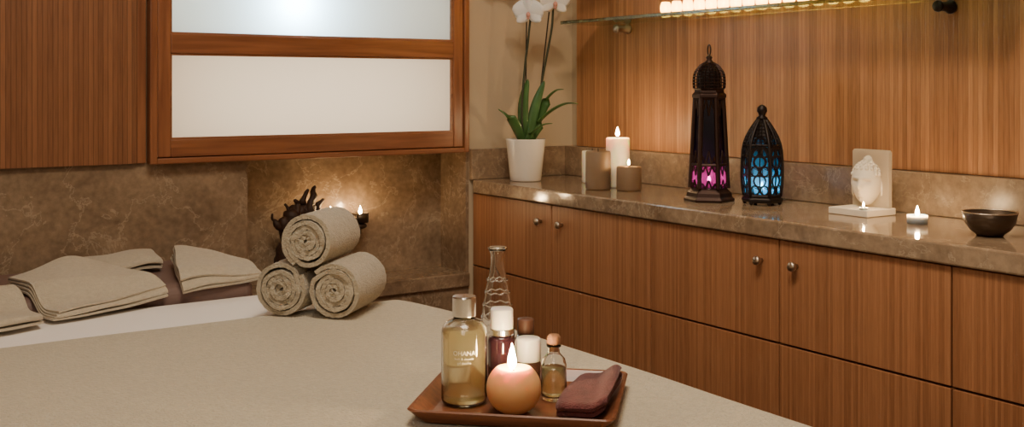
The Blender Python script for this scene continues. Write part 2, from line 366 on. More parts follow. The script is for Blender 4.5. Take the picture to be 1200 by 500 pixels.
obj('bowl_body', lathe([(0, 0), (.025, 0), (.027, .003), (.038, .012), (.048, .026), (.0525, .047), (.051, .048), (.046, .027), (.036, .015), (.024, .007), (0, .006)], 44, cap=False), M_bowl, bo, smooth=True)
obj('rim', tube([(.052*math.cos(a*PI/22), .052*math.sin(a*PI/22), .0475) for a in range(44)], .0014, 6, closed=True), M_steel, bo, smooth=True)
# ------------------------------------------------------------------ tall lantern
x, y = at(831, 2.88)
tl = thing('lantern', 'tall tapering dark metal lantern with purple glass and a ring on top', 'lantern', (x, y, CT), .25)
H6 = lambda prof, **k: lathe(prof, 6, **k)
obj('base', H6([(0, 0), (.066, 0), (.067, .006), (.060, .012), (.058, .022), (.050, .030), (.046, .034), (0, .034)], cap=False), M_iron2, tl, bevel=.001)
zb, zt, rb, rt = .034, .272, .049, .0365
def hexpt(r, z, k, off=0): a = k*PI/3+off; return (r*math.cos(a), r*math.sin(a), z)
for k in range(6):
    obj('frame_bar', tube([hexpt(rb, zb, k), hexpt(rt, zt, k)], .0064, 8), M_iron2, tl)
for k in range(6):
    for (za, zc, mt) in ((.036, .094, M_magenta), (.098, .268, M_pink)):
        ra = rb+(rt-rb)*(za-zb)/(zt-zb)-.002; rc = rb+(rt-rb)*(zc-zb)/(zt-zb)-.002
        bm = bmesh.new(); bm.faces.new([bm.verts.new(p) for p in (hexpt(ra, za, k), hexpt(ra, za, k+1), hexpt(rc, zc, k+1), hexpt(rc, zc, k))])
        obj('glass_panel', bm, mt, tl)
for zc in (.096, .270):
    r_ = rb+(rt-rb)*(zc-zb)/(zt-zb)
    obj('cross_band', tube([hexpt(r_, zc, k) for k in range(6)], .0044, 8, closed=True), M_iron2, tl)
for (z0, s, hh) in ((.036, 1, .020), (.268, -1, .044), (.098, 1, .034), (.094, -1, .026)):
    bm = bmesh.new(); r0 = rb+(rt-rb)*(z0-zb)/(zt-zb)
    for k in range(6):
        A, B = Vector(hexpt(r0, z0, k)), Vector(hexpt(r0, z0, k+1))
        for q in range(3):
            a = A.lerp(B, q/3); b = A.lerp(B, (q+1)/3); m = a.lerp(b, .5); m.z += s*hh*(1 if q == 1 else .6)
            tube(smooth_path([a, a.lerp(m, .6), m, b.lerp(m, .6), b], 3), .0023, 5, bm=bm)
    obj('filigree', bm, M_iron2, tl)
obj('collar', H6([(.032, .268), (.045, .272), (.045, .280), (.039, .286), (.038, .292), (.042, .296)], cap=True), M_iron2, tl, bevel=.001)
dome = [(.041, .296), (.0418, .304), (.042, .312), (.0418, .320), (.041, .328), (.039, .336), (.0355, .343), (.031, .349), (.024, .357), (.014, .363)]
obj('pierced_dome', lathe(dome, 22, cap=False), M_iron2, tl, wire=.0038)
obj('dome_core', lathe([(r*.80, z) for r, z in dome], 12), M_iron, tl)
obj('finial', lathe([(.0, .360), (.016, .362), (.010, .368), (.006, .372), (.009, .377), (.006, .382), (0, .384)], 16, cap=False), M_iron2, tl, smooth=True)
obj('ring', tube([(0, .0145*math.cos(a*PI/12), .397+.0145*math.sin(a*PI/12)) for a in range(24)], .0019, 6, closed=True), M_iron2, tl, smooth=True, rz=-.75)
TLX, TLY = x, y
# small lantern
x, y = at(893, 2.79); SLX, SLY = x, y
sl = thing('lantern', 'short domed black filigree lantern glowing blue', 'lantern', (x, y, CT), .1)
obj('base', H6([(0, .006), (.048, .006), (.052, .010), (.052, .016), (.045, .022), (0, .022)], cap=False), M_iron, sl, bevel=.001)
for k in range(6): obj('foot', ball(bmesh.new(), hexpt(.044, .0052, k), .0052, 10), M_iron, sl, smooth=True)
prof = [(.046, .022), (.0495, .045), (.0510, .070), (.0508, .095), (.0500, .118), (.0485, .138), (.0450, .156), (.039, .172), (.031, .187), (.0230, .200), (.015, .211), (.009, .219)]
obj('glass_liner', lathe([(r*.92, z) for r, z in prof[:8]], 6, cap=False), M_blue, sl)
for k in range(6):
    obj('rib', tube([hexpt(r, z, k) for r, z in prof], .0042, 8), M_iron, sl, smooth=True)
def prof_r(z):
    for (r0, z0), (r1, z1) in zip(prof, prof[1:]):
        if z0 <= z <= z1: return r0+(r1-r0)*(z-z0)/(z1-z0)
    return prof[-1][0]
def facept(k, s, z):
    r = prof_r(z)*.985; A, B = Vector(hexpt(r, z, k)), Vector(hexpt(r, z, k+1)); return A.lerp(B, s)
for k in range(6):
    bm = bmesh.new()
    for c in (.25, .75):
        for zc in (.038, .086, .134):
            tube([facept(k, c+.2*math.cos(a*PI/6), zc+.012*math.sin(a*PI/6)) for a in range(12)], .0022 if zc < .12 else .0034, 5, bm=bm, closed=True)
            tube([facept(k, c+.2*math.cos(a), zc+.012*math.sin(a)) for a in (0.2, 2.2, 4.2)], .0015, 5, bm=bm)
    for zc in (.062, .110, .158):
        tube([facept(k, .5+.3*math.cos(a*PI/6), zc+.015*math.sin(a*PI/6)) for a in range(12)], .0022 if zc < .10 else .0034, 5, bm=bm, closed=True)
        tube([facept(k, .5, zc-.03), facept(k, .5, zc+.02)], .0016, 5, bm=bm)
    tube([facept(k, .5+.46*math.cos(a), .110+.038*math.sin(a)) for a in [PI*i/12 for i in range(13)]], .0036, 5, bm=bm)
    for zc in (.074, .098, .122): tube([facept(k, 0, zc), facept(k, 1, zc)], .0014, 5, bm=bm)
    obj('scrollwork', bm, M_iron, sl)
for z_, r_ in ((.024, .046), (.152, .0460)): obj('band', tube([hexpt(r_, z_, k) for k in range(6)], .0034, 8, closed=True), M_iron, sl)
dm = [(.0460, .152), (.0435, .160), (.040, .168), (.0365, .176), (.0320, .185), (.027, .193), (.0220, .201), (.0165, .209), (.010, .218)]
obj('dome_cap', lathe(dm, 20, cap=False), M_iron, sl, wire=.0034)
obj('dome_core', lathe([(r*.82, z+.004) for r, z in dm[2::2]], 12), M_iron, sl)
obj('finial', lathe([(0, .215), (.013, .217), (.015, .221), (.008, .226), (.010, .233), (.0135, .238), (.012, .247), (.006, .253), (0, .255)], 18, cap=False), M_iron, sl, smooth=True)
tealight('lit tealight inside the tall purple lantern', TLX, TLY, CT+.0345, fm=emit('flame_tall', (1, .6, .6), 120), cup=M_alu)
tealight('lit tealight inside the short blue lantern', SLX, SLY, CT+.0225, fm=emit('flame_short', (.8, .9, 1), 210), cup=M_alu)
# ------------------------------------------------------------------ carved face plaque on a stand
x, y = at(1010, 2.575)
bu = thing('head_statue', 'pale plaque with a serene carved face on a square stand', 'statue', (x, y, CT))
obj('stand', BX(-.052, .052, -.056, .056, 0, .016), M_statue, bu, bevel=.002)
bm = bmesh.new()
pr = [(-.052, .016), (.052, .016), (.052, .146), (.048, .151), (-.048, .151), (-.052, .146)]
f = [bm.verts.new((.030, a, z)) for a, z in pr]; g_ = [bm.verts.new((.044, a, z)) for a, z in pr]
bm.faces.new(f); bm.faces.new(list(reversed(g_)))
for i in range(6): j = (i+1) % 6; bm.faces.new((f[i], g_[i], g_[j], f[j]))
obj('back_panel', bm, M_plaque, bu, bevel=.002)
RH = Matrix.Rotation(.20, 4, 'Z'); HS = 1.78
def headpart(name, bm, clip=None):
    S = Matrix.Translation((.026, .004, .018)) @ RH @ Matrix.Diagonal((HS*.85, HS, HS, 1)) @ Matrix.Translation((0, 0, -.026))
    bmesh.ops.transform(bm, matrix=S, verts=bm.verts)
    for v in bm.verts: v.co.x = min(v.co.x, .034)      # the relief grows out of the panel
    return obj(name, bm, M_statue, bu, smooth=True)
bm = bmesh.new(); bmesh.ops.create_uvsphere(bm, u_segments=72, v_segments=56, radius=1)
for v in bm.verts:
    p = v.co.copy(); d = -p.x
    sx, sy, sz = .024, .0205, .029
    if p.z < 0: sy *= 1-.24*(-p.z)**1.3
    q = Vector((p.x*sx, p.y*sy, p.z*sz))
    if d > .15:
        E = lambda a, w: math.exp(-(a/w)**2)
        q.x -= .0070*E(p.y, .15)*E(p.z+.13, .17) + .0030*E(p.y, .10)*E(p.z-.10, .18)
        q.x -= .0036*E(p.y, .30)*E(p.z+.40, .045) + .0036*E(p.y, .24)*E(p.z+.52, .05)
        q.x -= .0024*E(p.y, .28)*E(p.z+.80, .13)
        for s in (-1, 1):
            q.x += .0065*E(p.y-s*.40, .22)*E(p.z-.10, .10)
            q.x -= .0040*E(p.y-s*.40, .17)*E(p.z-.04, .045)
            q.x -= .0028*E(p.y-s*.38, .26)*E(p.z-.26, .035)
    v.co = q + Vector((-.002, 0, .056))
headpart('face', bm)
bm = bmesh.new()
for i in range(8):
    el = .42+i*.15; n = max(1, int(20*math.cos(el)))
    for j in range(n):
        a = 2*PI*j/n + i*.3
        dx, dy, dz = math.cos(el)*math.cos(a), math.cos(el)*math.sin(a), math.sin(el)
        if dx < -.5 and el < .62: continue
        ball(bm, (-.001+dx*.0235, dy*.0205, .057+dz*.0285), .0028, 8)
ball(bm, (.002, 0, .086), .007, 14)
headpart('hair_curls', bm)
for s in (-1, 1): headpart('ear', ball(bmesh.new(), (.000, s*.0205, .050), .0050, 12, (.8, .45, 2.4)))
sx_, sy_ = x-.042, y-.038
tealight('small lit tealight on the stand in front of the carved face', sx_, sy_, CT+.0165, .0095, .006, M_waxw, fh=.012, fm=emit('flame_small', (1, .62, .28), 300))
# ------------------------------------------------------------------ orchid
x, y = at(616, 3.50)
orc = thing('potted_orchid', 'white orchid with strap leaves in a tall white pot at the corner of the worktop', 'plant', (x, y, CT), -math.radians(33.9))
obj('pot', lathe([(0, 0), (.048, 0), (.050, .003), (.0635, .130), (.0645, .134), (.0605, .134), (.058, .120), (0, .118)], 44, cap=False), M_white, orc, smooth=True, angle=30)
obj('bark_mix', lathe([(0, .124), (.03, .1245), (.0585, .1215)], 30, cap=False), M_soil, orc)
def leaf(pts, w):
    P = smooth_path(pts, 6); n = len(P); bm = bmesh.new(); rows = []
    for i, p in enumerate(P):
        d = (P[min(i+1, n-1)]-P[max(i-1, 0)]).normalized()
        s = Vector((0.35, 1, 0)) if abs(d.x) > .6 else Vector((.9, -.4, 0)); s = (s-d*s.dot(d)).normalized()
        nn = d.cross(s); t = i/(n-1); ww = w*(math.sin(PI*min(1, (t*.86+.14)))**.7)+.0004
        rows.append([bm.verts.new(p+s*ww*k - nn*(abs(k)*-.25*ww)) for k in (-1, -.5, 0, .5, 1)])
    for a, b in zip(rows, rows[1:]):
        for k in range(4): bm.faces.new((a[k], a[k+1], b[k+1], b[k]))
    return obj('leaf', bm, M_leaf, orc, smooth=True, solid=.0016)
leaf([(.008, 0, .12), (.04, -.01, .180), (.085, -.02, .222), (.130, -.02, .245), (.168, -.025, .246)], .021)
leaf([(.01, .01, .12), (.03, .01, .18), (.060, .0, .245), (.095, -.01, .285), (.122, -.01, .292)], .017)
leaf([(-.01, 0, .12), (-.032, -.01, .172), (-.058, -.02, .212), (-.088, -.02, .230)], .018)
leaf([(.0, 0, .12), (-.010, 0, .20), (-.006, 0, .27), (.008, .0, .325)], .018)
leaf([(.006, -.01, .12), (.018, -.01, .19), (.036, -.01, .26), (.060, -.01, .320)], .017)
leaf([(.0, -.015, .12), (.020, -.03, .152), (.055, -.035, .178), (.085, -.035, .184)], .013)
s1 = smooth_path([(-.006, 0, .12), (-.012, 0, .22), (-.004, 0, .35), (.010, 0, .47), (.018, 0, .60), (-.02, -.02, .72), (-.10, -.05, .74)], 8)
s2 = smooth_path([(.018, .005, .12), (.042, .005, .26), (.064, 0, .38), (.084, 0, .49), (.098, 0, .62), (.16, -.02, .74), (.24, -.05, .74)], 8)
for s in (s1, s2): obj('flower_stem', tube(s, .0036, 8), M_stem, orc, smooth=True)
for a, b in (((-.002, .008, .10), (.004, .008, .58)), ((.026, .012, .10), (.080, .008, .58))): obj('support_stake', tube([a, b], .0024, 6), M_wick, orc)
def flower(c, tilt, rz):
    bm = bmesh.new()
    def petal(ang, L, Wd):
        rows = []; L *= 1.15; Wd *= 1.2
        for i in range(8):
            t = i/7; w = Wd*math.sin(PI*min(.97, t*.88+.08))**.75
            rows.append([Vector((w*k, -.004*(1-k*k)-.006*t*t, L*t)) for k in (-1, -.5, 0, .5, 1)])
        R = Matrix.Rotation(ang, 3, 'Y'); V = [[bm.verts.new(R @ p) for p in r] for r in rows]
        for a, b in zip(V, V[1:]):
            for k in range(4): bm.faces.new((a[k], a[k+1], b[k+1], b[k]))
    for ang, L, Wd in ((0, .042, .016), (2.2, .042, .016), (-2.2, .042, .016), (1.25, .046, .028), (-1.25, .046, .028)): petal(ang, L, Wd)
    o = obj('flower', bm, M_petal, orc, smooth=True, solid=.001, fix=False, loc=c); o.rotation_euler = (tilt, 0, rz)
    l = obj('lip', ball(ball(bmesh.new(), (0, -.010, -.006), .007, 10, (1, 1.2, 1.3)), (0, -.012, -.016), .005, 10), M_lip, o, smooth=True)
flower((.010, -.022, .538), .25, -.3); flower((.092, -.020, .572), .3, .3)
for c in ((-.05, -.04, .70), (-.11, -.07, .70), (.20, -.06, .70), (.26, -.07, .69)): flower(c, .3, random.uniform(-.4, .4))
# ------------------------------------------------------------------ driftwood + tealights in the niche
LZ = .6005
dx, dy = 1.305, 3.105
dr = thing('driftwood', 'dark gnarled driftwood root with outstretched branch in the stone niche', 'sculpture', (dx, dy, LZ))
bm = bmesh.new()
def br(pts, r0, r1, seg=12):
    P = smooth_path(pts, 6); n = len(P)
    P = [p+Vector((noise.noise(p*40+Vector((k, 0, 0)))*.012 for k in (1, 7, 13))) for p in P]
    R = [max(.001, (r0+(r1-r0)*i/(n-1))*(1+.5*noise.noise(p*70))) for i, p in enumerate(P)]
    tube(P, R, seg, bm=bm)
br([(-.045, 0, .032), (-.045, 0, .08), (-.035, 0, .13), (-.038, 0, .17), (-.048, .0, .20)], .034, .020)
br([(.05, -.01, .032), (.035, 0, .07), (.02, 0, .14), (.005, 0, .19), (-.010, 0, .225)], .036, .018)
br([(0, 0, .04), (0, 0, .10), (-.005, 0, .17), (.02, 0, .21)], .038, .018)
br([(-.03, 0, .19), (0, 0, .215), (.03, 0, .225), (.055, 0, .235)], .026, .010)
br([(0, 0, .10), (.02, 0, .17), (.040, -.005, .225), (.042, 0, .260), (.058, 0, .295)], .028, .005)
br([(.030, 0, .22), (.018, 0, .255), (.030, 0, .285)], .014, .004)
br([(.045, 0, .20), (.072, 0, .235), (.078, 0, .262)], .014, .004)
br([(-.04, 0, .18), (-.032, .0, .215), (-.045, 0, .245)], .014, .004)
br([(-.045, 0, .17), (-.070, .0, .195), (-.078, 0, .222)], .012, .004)
br([(-.005, 0, .21), (.000, .0, .240), (-.012, 0, .262)], .013, .004)
br([(.02, 0, .07), (.08, 0, .11), (.14, 0, .155), (.205, 0, .163)], .024, .018)
br([(.0, 0, .1), (.05, 0, .15), (.09, 0, .180)], .022, .016)
br([(-.05, 0, .026), (0, 0, .026), (.08, 0, .022)], .028, .020)
ball(bm, (.205, 0, .165), .024, 14, (1, 1, .45)); ball(bm, (.092, 0, .192), .022, 14, (1, 1, .4))
for v in bm.verts: v.co.z = max(v.co.z, .001)
for v in bm.verts:
    if v.co.x > .15 and v.co.z > .1745: v.co.z = .1745
    elif .084 < v.co.x < .126 and v.co.z > .1985 and v.co.z < .23: v.co.z = .1985
obj('root_wood', bm, M_drift, dr, smooth=True, fix=True)
tealight('lit tealight in a dark cup at the right tip of the driftwood', dx+.208, dy, LZ+.1755, .026, .030, M_bowl, fh=.026)
tealight('lit tealight half hidden on the driftwood, behind the top rolled towel', dx+.107, dy, LZ+.1995, .018, .014, M_alu, fh=.020)
# ------------------------------------------------------------------ massage bed
bed = thing('massage_bed', 'wide massage bed with brown headrest cushion against the stone wall', 'bed', (.62, 1.45, 0))
def rbox(bm, x0, x1, y0, y1, z0, z1): return box(bm, x0-.62, x1-.62, y0-1.45, y1-1.45, z0, z1)
obj('base', rbox(bmesh.new(), .10, 1.12, .45, 2.45, .04, .50), M_frame, bed, bevel=.01)
obj('mattress', rbox(bmesh.new(), .02, 1.165, .32, 2.545, .50, .689), M_cushion, bed, bevel=.035, bseg=6)
obj('headrest', rbox(bmesh.new(), .06, .965, 2.556, 2.955, .66, .738), M_cushion, bed, bevel=.030, bseg=6)
for sx2 in (.2, .82): obj('headrest_arm', rbox(bmesh.new(), sx2-.02, sx2+.02, 2.50, 2.86, .60, .64), M_iron, bed)
obj('headrest_plate', rbox(bmesh.new(), .10, .91, 2.58, 2.93, .641, .659), M_frame, bed)
def drape(name, y0, y1, zt, xl, xr_, drop, R, mat, amp, ny, thick, wl=1.0):
    bm = bmesh.new(); rows = []
    for j in range(ny+1):
        yy = y0+(y1-y0)*j/ny; row = []
        xr = xr_ - (min(.075, .055*((yy-1.85)/.43)**2) if yy > 1.85 else 0) - (.012*((1.0-yy)/.7)**2 if yy < 1.0 else 0)
        path = []
        for i in range(6): path.append((xl, zt-R-drop*(1-i/6)))
        for i in range(9): a = PI-i*PI/16; path.append((xl+R+R*math.cos(a), zt-R+R*math.sin(a)))
        for i in range(1, 44): path.append((xl+R+(xr-xl-2*R)*i/44, zt))
        for i in range(9): a = PI/2-i*PI/16; path.append((xr-R+R*math.cos(a), zt-R+R*math.sin(a)))
        for i in range(1, 7): path.append((xr, zt-R-drop*i/6))
        for i, (px, pz) in enumerate(path):
            p = Vector((px*3*wl, yy*3*wl, pz*3)); n = noise.noise(p)*amp + noise.noise(p*3.1)*amp*.35
            ex = noise.noise(Vector((px*2.0, 3.3 if j == ny else 8.1, 0)))*.012 if j in (0, ny) else 0
            hang = max(0, (zt-R-pz))
            row.append(bm.verts.new((px+(abs(n)*1.0+hang*.10*(1 if px > .6 else -1)+(math.sin(yy*22)*hang*.05) if hang > 0 else 0), yy+ex, pz+(n+amp*.6 if hang == 0 else 0))))
        rows.append(row)
    for a, b in zip(rows, rows[1:]):
        for i in range(len(a)-1): bm.faces.new((a[i], a[i+1], b[i+1], b[i]))
    return obj(name, bm, mat, smooth=True, solid=thick, sub=1)
o = drape('bed_sheet', 2.225, 2.552, .6940, -.002, 1.256, .16, .060, M_sheet, .0006, 10, .002)
tag(o, 'pale white sheet band showing between the blanket and headrest', 'sheet')
o = drape('blanket', .28, 2.262, .7020, -.018, 1.300, .26, .070, M_blanket, .0032, 40, .007, .8)
tag(o, 'large grey-beige fleece blanket covering the massage bed', 'blanket')
BZ = .7090
# ------------------------------------------------------------------ rolled towels
def roll(label, cx, cy, zc, R, L, ang, start):
    turns = 5.0; a0 = .003; pitch = (R-a0)/(turns+.5)*1.0; n = int(turns*28); bm = bmesh.new(); rows = []
    cl = []
    for i in range(n+1):
        th = 2*PI*turns*i/n; r = a0+pitch*min(th, 2*PI*turns)/(2*PI)
        if th > 2*PI*(turns-1): r += pitch*.55*(2*PI*turns-th)/(2*PI)          # the last lap closes into a rounder outline
        r *= 1+.010*math.sin(th*1.0+1)+.008*math.sin(th*2.0+start*9)
        cl.append((r*math.cos(th+start), r*math.sin(th+start), th))
    zmin = min(b for a, b, th in cl)-pitch*.46
    if zc is None: zc = BZ-zmin+.0016
    m = 14
    for i, (a, b, th) in enumerate(cl):
        off = .005*noise.noise(Vector((math.cos(th)*1.3, math.sin(th)*1.3, th*.45+start*7)))+.002*math.sin(th*.5)
        row = []
        for j in range(m+1):
            s = j/m; yy = -L/2+L*s; k = 1-.015+.015*math.sin(PI*s)+.024*noise.noise(Vector((a*24, b*24, yy*22+start*9)))
            row.append(bm.verts.new((a*k, yy+(off if j < 2 else (-off if j > m-2 else 0)), b*k)))
        rows.append(row)
    for p, q in zip(rows, rows[1:]):
        for j in range(m): bm.faces.new((p[j], p[j+1], q[j+1], q[j]))
    o = obj('rolled_towel', bm, M_towel, smooth=True, solid=pitch*.90, loc=(cx, cy, zc), rz=ang, fix=False)
    o.modifiers['solid'].use_even_offset = False
    b = o.modifiers.new('edge', 'BEVEL'); b.width = .0040; b.segments = 3; b.limit_method = 'ANGLE'; b.angle_limit = math.radians(50)
    s = o.modifiers.new('sub', 'SUBSURF'); s.levels = s.render_levels = 1
    tx = bpy.data.textures.new('pile', 'CLOUDS'); tx.noise_scale = .007; tx.noise_depth = 1
    d = o.modifiers.new('pile', 'DISPLACE'); d.texture = tx; d.strength = .0032; d.mid_level = .5; d.texture_coords = 'LOCAL'
    tag(o, label, 'towel', 'rolled towels stacked in a pyramid on the blanket')
    return zc
AX = math.radians(-47)
ax = Vector((math.sin(-AX), math.cos(-AX))); pp = Vector((ax.y, -ax.x))
TL = .172; RR = .0606
f0 = Vector(at(391, 2.305)); c0 = f0+ax*TL/2
z0_ = roll('rolled grey-beige towel at the bottom right of the pyramid', c0.x, c0.y, None, RR, TL, AX, 2.4)
c1 = c0-pp*.1215-ax*.002
z1_ = roll('rolled grey-beige towel at the bottom left of the pyramid', c1.x, c1.y, None, RR, TL, AX, .6)
c2 = (c0+c1)/2-ax*.003
roll('rolled grey-beige towel lying on top of the other two', c2.x, c2.y, (z0_+z1_)/2+.1040, RR, TL, AX, 4.2)
# ------------------------------------------------------------------ folded cloths (serpentine layers)
def H_bed(x, y):
    t = min(1, max(0, (y-2.500)/.090)); t = t*t*(3-2*t); return .7045+(.742-.7045)*t
def folded(name, corners, layers, th, mat, lift=None, support=None, base=0, seed=0, nt=32, ns=24, wav=.003, ripple=0, open_=0, sol=.86, jit=.008, drop=0, rc=.03, fan=0):
    cl = []
    for l in range(layers):
        zz = (l+.5)*th
        rng = range(ns+1) if l % 2 == 0 else range(ns, -1, -1)
        for i in rng: cl.append((i/ns, zz, 0))
        if l < layers-1:
            s_end = 1 if l % 2 == 0 else 0; sg = 1 if s_end else -1
            for q in (1, 2, 3): a = -PI/2+PI*q/4; cl.append((s_end, zz+th/2+th/2*math.sin(a), sg*th*.6*math.cos(a)))
    A, B, C, D = [Vector(c) for c in corners]; fd = ((D-A).normalized()); cen = (A+B+C+D)/4
    bm = bmesh.new(); rows = []
    for (s, z, ex) in cl:
        row = []; q = z/(layers*th)
        for j in range(nt+1):
            t = j/nt
            p = A.lerp(B, t).lerp(D.lerp(C, t), s) + fd*ex
            p = p + (cen-p)*rc*(abs(2*s-1)**3*abs(2*t-1)**3)              # corners
            if fan:
                a = fan*(q-.4); d = p-cen; p = cen+Vector((d.x*math.cos(a)-d.y*math.sin(a), d.x*math.sin(a)+d.y*math.cos(a)))*(1-.05*q)
            w = noise.noise(Vector((p.x*8+seed, p.y*8, q*.8)))
            p += Vector((noise.noise(Vector((s*2, t*1.5+seed, q))), noise.noise(Vector((t*2, s*1.5+seed, 5+q)))))*jit
            rp = ripple*q*(.5+.5*math.sin(t*6+seed+s*4+w*2))
            edge = 1-drop*(max(0, abs(2*t-1)-.6)/.4)**2*.8
            hz = z*(1+.12*w+open_*q*(.5+.5*s))*edge + (lift(s, t)*(.35+.65*q) if lift else 0) + w*wav*(.2+q) + rp
            row.append(bm.verts.new((p.x, p.y, (support(p.x, p.y) if support else base)+max(.5*th, hz))))
        rows.append(row)
    for a, b in zip(rows, rows[1:]):
        for j in range(nt): bm.faces.new((a[j], a[j+1], b[j+1], b[j]))
    o = obj(name, bm, mat, smooth=True, solid=th*sol, fix=False)
    o.modifiers['solid'].use_even_offset = False
    b = o.modifiers.new('edge', 'BEVEL'); b.width = th*.32; b.segments = 3; b.limit_method = 'ANGLE'; b.angle_limit = math.radians(50)
    s_ = o.modifiers.new('sub', 'SUBSURF'); s_.levels = s_.render_levels = 1
    return o
g = lambda a, b, c, d: math.exp(-((a-b)/c)**2-((d[0]-d[1])/d[2])**2)
TG = 'folded towels heaped on the headrest'
o = folded('folded_towel', [(.660, 2.735), (.795, 2.750), (.812, 2.935), (.610, 2.935)], 3, .0060, M_towel2, lambda s, t: .026*g(s, .4, .6, (t, .7, .5)), H_bed, seed=23, ripple=.007, fan=.04)
tag(o, 'folded beige towel lying at the back between the peaked one and the right one', 'towel', TG)
o = folded('folded_towel', [(.150, 2.335), (.468, 2.425), (.430, 2.605), (.11, 2.57)], 3, .0060, M_towel2, lambda s, t: .003, H_bed, seed=3, ripple=.008, fan=-.08)
tag(o, 'flat folded beige towel cut off by the left frame edge', 'towel', TG)
o = folded('folded_towel', [(.482, 2.450), (.752, 2.533), (.632, 2.730), (.425, 2.705)], 4, .0050, M_towel2, lambda s, t: .046*g(s, 1.0, .50, (t, .66, .42)), H_bed, seed=11, ripple=.008, drop=.1, fan=.08)
tag(o, 'wedge-shaped folded beige towel with a raised peak, second from the left', 'towel', TG)
o = folded('folded_towel', [(.772, 2.533), (.990, 2.550), (.972, 2.69), (.835, 2.825)], 4, .0054, M_towel2, lambda s, t: .034*g(s, 1.0, .7, (t, .12, .5)), H_bed, seed=31, ripple=.008, drop=.1, fan=-.08)
tag(o, 'thick folded beige towel at the right end of the headrest', 'towel', TG)
# ------------------------------------------------------------------ tray and contents
tcx, tcy = at(600+.018/1.685*F, 1.685); TR = math.radians(-43.9); TZ = BZ+.0005
def rrect(w, d, r, z, n=6):
    P = []
    for (cx, cy, a0) in ((w-r, d-r, 0), (-w+r, d-r, PI/2), (-w+r, -d+r, PI), (w-r, -d+r, 3*PI/2)):
        for i in range(n+1): a = a0+PI/2*i/n; P.append((cx+r*math.cos(a), cy+r*math.sin(a), z))
    return P
bm = bmesh.new(); rings = []
for (w, d, r, z) in ((.128, .113, .012, 0), (.134, .119, .014, .002), (.152, .137, .016, .0225), (.150, .135, .015, .0245), (.146, .131, .014, .0235), (.130, .115, .010, .0085), (.126, .111, .009, .0070)):
    rings.append([bm.verts.new(p) for p in rrect(w, d, r, z)])
for a, b in zip(rings, rings[1:]):
    n = len(a)
    for i in range(n): bm.faces.new((a[i], a[(i+1) % n], b[(i+1) % n], b[i]))
bm.faces.new(list(reversed(rings[0]))); bm.faces.new(rings[-1])
o = obj('serving_tray', bm, M_tray, loc=(tcx, tcy, TZ), rz=TR, smooth=False)
tag(o, 'square dark red-brown wooden tray with flared rim on the blanket', 'tray')
FZ = TZ+.0075
x, y = at(544, 1.672)
bt = thing('gel_bottle', 'large clear bottle of golden gel with silver cap and fine pale lettering', 'bottle', (x, y, FZ), -math.radians(33.9)+.044)
prof = [(0, 0), (.030, 0), (.034, .003), (.0352, .008), (.0352, .108), (.034, .116), (.029, .123), (.020, .127), (.0165, .129), (.0165, .132)]
obj('glass_body', lathe(prof+[(.0145, .132), (.0145, .127), (.027, .121), (.0325, .114), (.0335, .105), (.0335, .008), (.032, .004), (0, .0035)], 48, cap=False), M_glass, bt, smooth=True)
obj('golden_gel', lathe([(0, .0042), (.0315, .0045), (.0331, .009), (.0331, .104), (.0318, .112), (.028, .118), (0, .118)], 48, cap=False), M_oil, bt, smooth=True)
obj('cap', lathe([(0, .1325), (.0178, .1325), (.0182, .134), (.0182, .161), (.0174, .1635), (0, .164)], 40, cap=False), M_chrome, bt, bevel=.0008)
def text_on(parent, body, size, zc, R, mat, a0=0):
    cu = bpy.data.curves.new('t', 'FONT'); cu.body = body; cu.size = size; cu.align_x = 'CENTER'; cu.extrude = .0001
    to = bpy.data.objects.new('t', cu); COL.objects.link(to); bpy.context.view_layer.update()
    me = bpy.data.meshes.new_from_object(to.evaluated_get(bpy.context.evaluated_depsgraph_get()))
    bpy.data.objects.remove(to)
    for v in me.vertices:
        a = v.co.x/R + a0; rr = R+v.co.z; v.co = (rr*math.sin(a), -rr*math.cos(a), zc+v.co.y)
    me.materials.clear(); me.materials.append(mat)
    o = bpy.data.objects.new('lettering', me); COL.objects.link(o); o.parent = parent; return o
text_on(bt, 'OHANA', .0095, .080, .0356, M_ink)
text_on(bt, 'bath & shower', .0050, .0733, .0356, M_ink)
text_on(bt, 'gel douche', .0048, .0670, .0356, M_ink)
text_on(bt, '300 ml', .0042, .018, .0356, M_ink)
# carafe
x, y = at(583, 1.775)
ca = thing('glass_carafe', 'tall empty clear glass carafe with narrow neck behind the dark bottle', 'carafe', (x, y, FZ))
out = [(0, 0), (.029, 0), (.031, .003), (.0305, .02), (.0295, .05), (.0275, .09), (.024, .125), (.019, .155), (.0135, .180), (.0112, .195), (.0112, .210), (.0135, .217), (.0155, .221)]
inn = [(r-.0016, z) for r, z in reversed(out[2:])]
obj('carafe_body', lathe(out+inn+[(0, .004)], 40, cap=False), M_glass, ca, smooth=True)
obj('lip_ring', tube([(.0145*math.cos(a*PI/16), .0145*math.sin(a*PI/16), .2215) for a in range(32)], .0014, 8, closed=True), M_glass, ca, smooth=True)
for zz, rr in ((.070, .0287), (.090, .0277), (.110, .0257), (.130, .0234), (.150, .0200), (.170, .0162)):
    obj('embossed_ring', tube([(rr*math.cos(a*PI/16), rr*math.sin(a*PI/16), zz+.0015*math.cos(a*PI/2)) for a in range(32)], .0013, 6, closed=True), M_glass, ca, smooth=True)
x, y = at(588, 1.712)
db = thing('lotion_bottle', 'slim dark plum bottle with tall white cap', 'bottle', (x, y, FZ))
obj('bottle_body', lathe([(0, 0), (.020, 0), (.0222, .003), (.0222, .086), (.020, .092), (.014, .095), (0, .095)], 36, cap=False), M_darkglass, db, smooth=True)
obj('collar', lathe([(0, .0955), (.0185, .0955), (.0188, .097), (.0188, .104), (.018, .105), (0, .105)], 36, cap=False), M_chrome, db)
